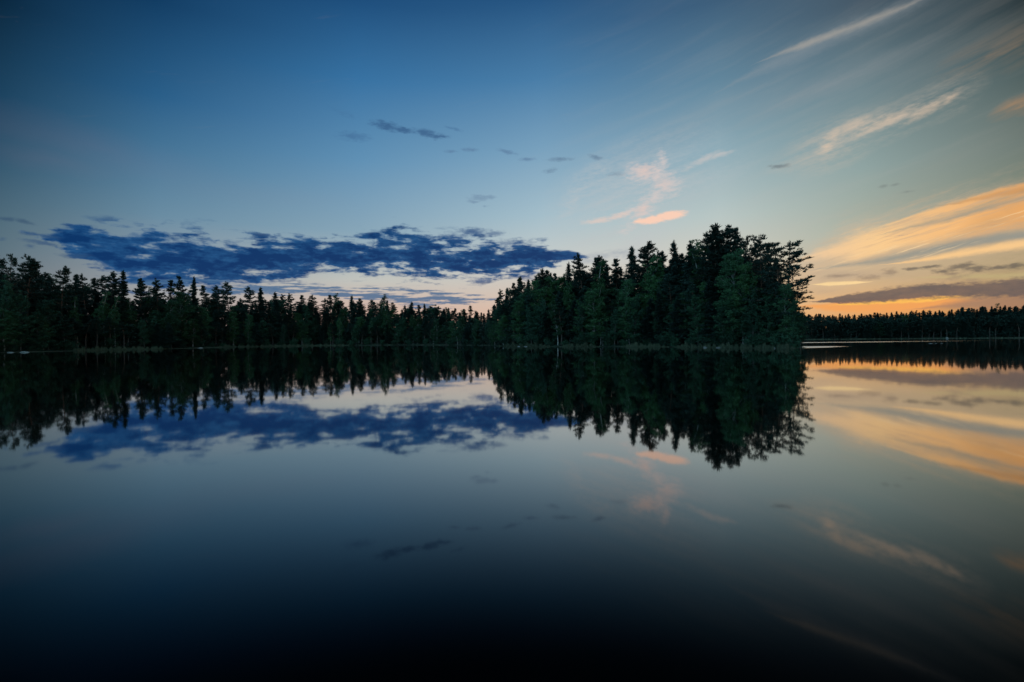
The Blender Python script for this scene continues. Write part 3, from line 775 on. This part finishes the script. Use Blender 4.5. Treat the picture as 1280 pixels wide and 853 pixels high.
# ------------------------------------------------------------------ undergrowth, reeds, rocks
def strip_scatter(name, pxa, pxb, Dfun, b0, b1, n, hmin, hmax, mat, seed, kind='leaf'):
    rng = np.random.default_rng(seed)
    px = rng.uniform(pxa, pxb, n); bk = rng.uniform(b0, b1, n)
    pts = np.array([at(p_, Dfun(p_) + b_)[:2] for p_, b_ in zip(px, bk)])
    z = height(pts)
    if kind == 'leaf':
        cz = z + rng.random(n) ** 1.2 * hmax
        V, Fa = leaves(np.column_stack([pts, cz]), (.7, .7, .5), .42, 14, rng, 1.5)
    else:
        h = rng.uniform(hmin, hmax, n) * (0.35 + .5 * np.sin(px * .35) ** 2 + .45 * np.sin(px * .13 + seed) ** 2 + .25 * np.sin(px * 1.1))
        h *= np.clip((px - pxa) / 12, .15, 1) * np.clip((pxb - px) / 12, .15, 1)
        h = np.maximum(h, .06)
        a = rng.random(n) * 6.28; w_ = .014 + .012 * rng.random(n)
        b = np.column_stack([pts, np.maximum(z, -.25)])
        e = np.column_stack([np.cos(a), np.sin(a), np.zeros(n)]) * w_[:, None]
        tl = rng.normal(size=(n, 2)) * .10
        m_ = b + np.column_stack([tl * h[:, None] * .5, h * .6]); t = b + np.column_stack([tl * h[:, None] * 1.8, h])
        V = np.stack([b - e, b + e, m_ + e * .8, t, m_ - e * .8], 1).reshape(-1, 3)
        Fa = np.arange(5 * n).reshape(n, 5)
    o = mesh_obj(name, V, Fa, mat); o['kind'] = 'stuff'
    return o
u = strip_scatter('forest_undergrowth', -90, 600, shoreD, 2.5, 34, 7000, 0, 7, M_UNDER, 1)
u['label'] = 'dark undergrowth filling the long shore forest between its trunks'; u['category'] = 'undergrowth'
u = strip_scatter('forest_undergrowth', 600, 1000, shoreD, 2.0, 24, 6000, 0, 7, M_UNDER, 2)
u['label'] = 'dark undergrowth between the trunks of the wooded point'; u['category'] = 'undergrowth'
u = strip_scatter('forest_undergrowth', 1000, 1380, shoreR, 2.0, 26, 9500, 0, 12, M_UNDER, 3)
u['label'] = 'dark undergrowth inside the far wood across the water'; u['category'] = 'undergrowth'
for k, (a, b_, n, h0, h1, lb) in enumerate([
    (84, 212, 9000, .4, .95, 'pale reeds in shallow water before the long shore birches'),
    (268, 440, 8000, .4, .9, 'low pale reeds along the middle of the long shore'),
    (620, 690, 3800, .5, 1.1, 'sparse reeds where the wooded point meets the long shore'),
    (700, 750, 3200, .5, 1.1, 'faint reeds under the leafy trees of the wooded point'),
    (776, 836, 5200, .5, .95, 'pale dense reeds in front of the tall point spruces'),
    (840, 1000, 9000, .35, .9, 'short green reeds round the tip of the wooded point')]):
    o = strip_scatter('reeds', a, b_, shoreD, -1.6, .5, n, h0, h1, M_REED, 20 + k, 'blade')
    o['label'] = lb; o['category'] = 'reeds'
o = strip_scatter('reeds', 1006, 1280, shoreR, -2.0, .5, 3500, .3, .6, M_REED, 40, 'blade')
o['label'] = 'thin line of reeds along the far shore across the water'; o['category'] = 'reeds'
o = strip_scatter('shore_grass', -40, 1000, shoreD, .0, 2.6, 22000, .15, .45, M_UNDER, 50, 'blade'); o['label'] = 'low dark grass on the bank above the waterline'; o['category'] = 'grass'

def rock(px, D, w_, h_, d_, seed, label, z=None):
    rng = np.random.default_rng(seed)
    x, y, _ = at(px, D)
    import bmesh
    bm = bmesh.new(); bmesh.ops.create_icosphere(bm, subdivisions=3, radius=1)
    ph = rng.random((4, 3)) * 6
    for v in bm.verts:
        c = v.co.copy()
        k = 1 + .16 * math.sin(c.x * 2.3 + ph[0, 0]) * math.sin(c.y * 2.9 + ph[0, 1]) + .12 * math.sin(c.z * 4 + c.x * 3 + ph[1, 0]) + .05 * math.sin(c.y * 9 + ph[2, 0])
        v.co = Vector((c.x * w_ / 2 * k, c.y * d_ / 2 * k, max(c.z, -.5) * h_ * k * .75))
    me = bpy.data.meshes.new('rock'); bm.to_mesh(me); bm.free()
    me.materials.append(M_ROCK); me.polygons.foreach_set('use_smooth', [True] * len(me.polygons))
    o = bpy.data.objects.new('rock', me); COL.objects.link(o)
    o.location = (x, y, max(gz(x, y), 0) if z is None else z); o.rotation_euler = (0, 0, rng.random() * .5)
    o['label'] = label; o['category'] = 'rock'
rock(30, 116, 2.0, .35, 1.0, 1, 'long pale flat rock at the waterline under the tall edge trees')
rock(13, 115.5, 1.5, .22, .8, 2, 'low grey flat rock beside the long pale one at the edge')
rock(250, 166, 1.6, .30, .9, 3, 'flat grey rock at the waterline past the tall leafy birch', 0)
rock(649, 134.5, .9, .26, .7, 4, 'small white rock where the wooded point begins')
rock(657, 132, 1.0, .22, .7, 5, 'flat white rock just beside the first small one on the point')
rock(882, 97.4, .9, .32, .8, 6, 'round pale rock at the waterline below the tallest pines')
rock(899, 95, 1.2, .24, .8, 7, 'flat pale rock at the waterline, next after the round one')
rock(967, 85.5, .5, .3, .5, 8, 'tiny pale rock near the tip of the wooded point')
rock(1163, 121, .9, .12, .4, 9, 'brightest low rock in open water before the far wood', 0)
rock(1170, 121, .6, .10, .4, 10, 'middle low rock of three in open water', 0)
rock(1177, 121, .6, .09, .4, 11, 'faintest low rock of three in open water', 0)
rock(1184, 286, 1.4, 1.1, 1.2, 12, 'large pale boulder on the far shore across the water')

# ------------------------------------------------------------------ labels that single each tree out
ORD = ['', 'first', 'second', 'third', 'fourth', 'fifth', 'sixth', 'seventh', 'eighth', 'ninth', 'tenth', 'eleventh', 'twelfth', 'thirteenth', 'fourteenth', 'fifteenth', 'sixteenth', 'seventeenth', 'eighteenth', 'nineteenth']
TENS = {2: 'twent', 3: 'thirt', 4: 'fort', 5: 'fift', 6: 'sixt', 7: 'sevent', 8: 'eight', 9: 'ninet'}
def ordinal(n):
    if n < 20: return ORD[n]
    if n >= 100: return 'hundred-and-' + ordinal(n - 100) if n > 100 else 'hundredth'
    t, u_ = divmod(n, 10)
    return TENS[t] + ('ieth' if u_ == 0 else 'y-' + ORD[u_])
KN = {'pine': 'pine', 'old_pine': 'broad pine', 'spruce': 'spruce', 'birch': 'birch', 'alder': 'alder', 'bush': 'willow bush'}
CAT = {'pine': 'pine', 'old_pine': 'pine', 'spruce': 'spruce', 'birch': 'birch', 'alder': 'alder', 'bush': 'bush'}
LOOK = {'pine': 'dark ragged', 'old_pine': 'dark spreading', 'spruce': 'dark pointed', 'birch': 'light green', 'alder': 'rounded green', 'bush': 'low'}
ROWS = {
    'left_sky': ('{l} {k} against the sky, {o} {k} along the long left shore', 'trees on the skyline of the long shore'),
    'point_sky': ('{l} {k} against the sky, {o} {k} along the wooded point', 'trees on the skyline of the wooded point'),
    'far_sky': ('tiny dark {k} tip on the far wood skyline, {o} from the point', 'tree tips on the skyline of the far wood'),
    'leafy_left': ('{l} {k} standing before the dark conifers, {o} {k} along the left waterline', 'leafy trees at the waterline of the long shore'),
    'leafy_point': ('{l} {k} in front of the dark wooded point, {o} {k} along its waterline', 'leafy trees at the waterline of the wooded point'),
    'bush': ('{l} {k} at the water edge, {o} from the left end of the shore', 'willow bushes along the shore'),
}
SAME = {
    'left_fill': ('{k} lost in the dark mass of the long left shore forest, below the skyline', 'dark {k} trees inside the long shore forest'),
    'point_fill': ('{k} lost in the dark mass of the wooded point, below its skyline', 'dark {k} trees inside the wooded point'),
    'far_front': ('dim {k} in the dark front of the far wood across the water', 'dim {k} trees in the far wood'),
}
for row in ROWS:
    cnt = {}
    for t in sorted((t for t in TREES if t[2] == row), key=lambda t: t[3]):
        o, kind = t[0], t[1]
        key = kind if row not in ('far_sky', 'bush') else (KN[kind] if row == 'far_sky' else 'bush')
        cnt[key] = cnt.get(key, 0) + 1
        o['label'] = ROWS[row][0].format(l=LOOK[kind], k=KN[kind], o=ordinal(cnt[key]))
        o['category'] = CAT[kind]; o['group'] = ROWS[row][1]
for t in TREES:
    if t[2] in SAME:
        a, b_ = SAME[t[2]]
        t[0]['label'] = a.format(k=KN[t[1]]); t[0]['group'] = b_.format(k=KN[t[1]]); t[0]['category'] = CAT[t[1]]
from collections import Counter
print('KINDS', Counter(t[1] for t in TREES), 'horizon', px_of(-640, 640)[1], px_of(640, 640)[1])
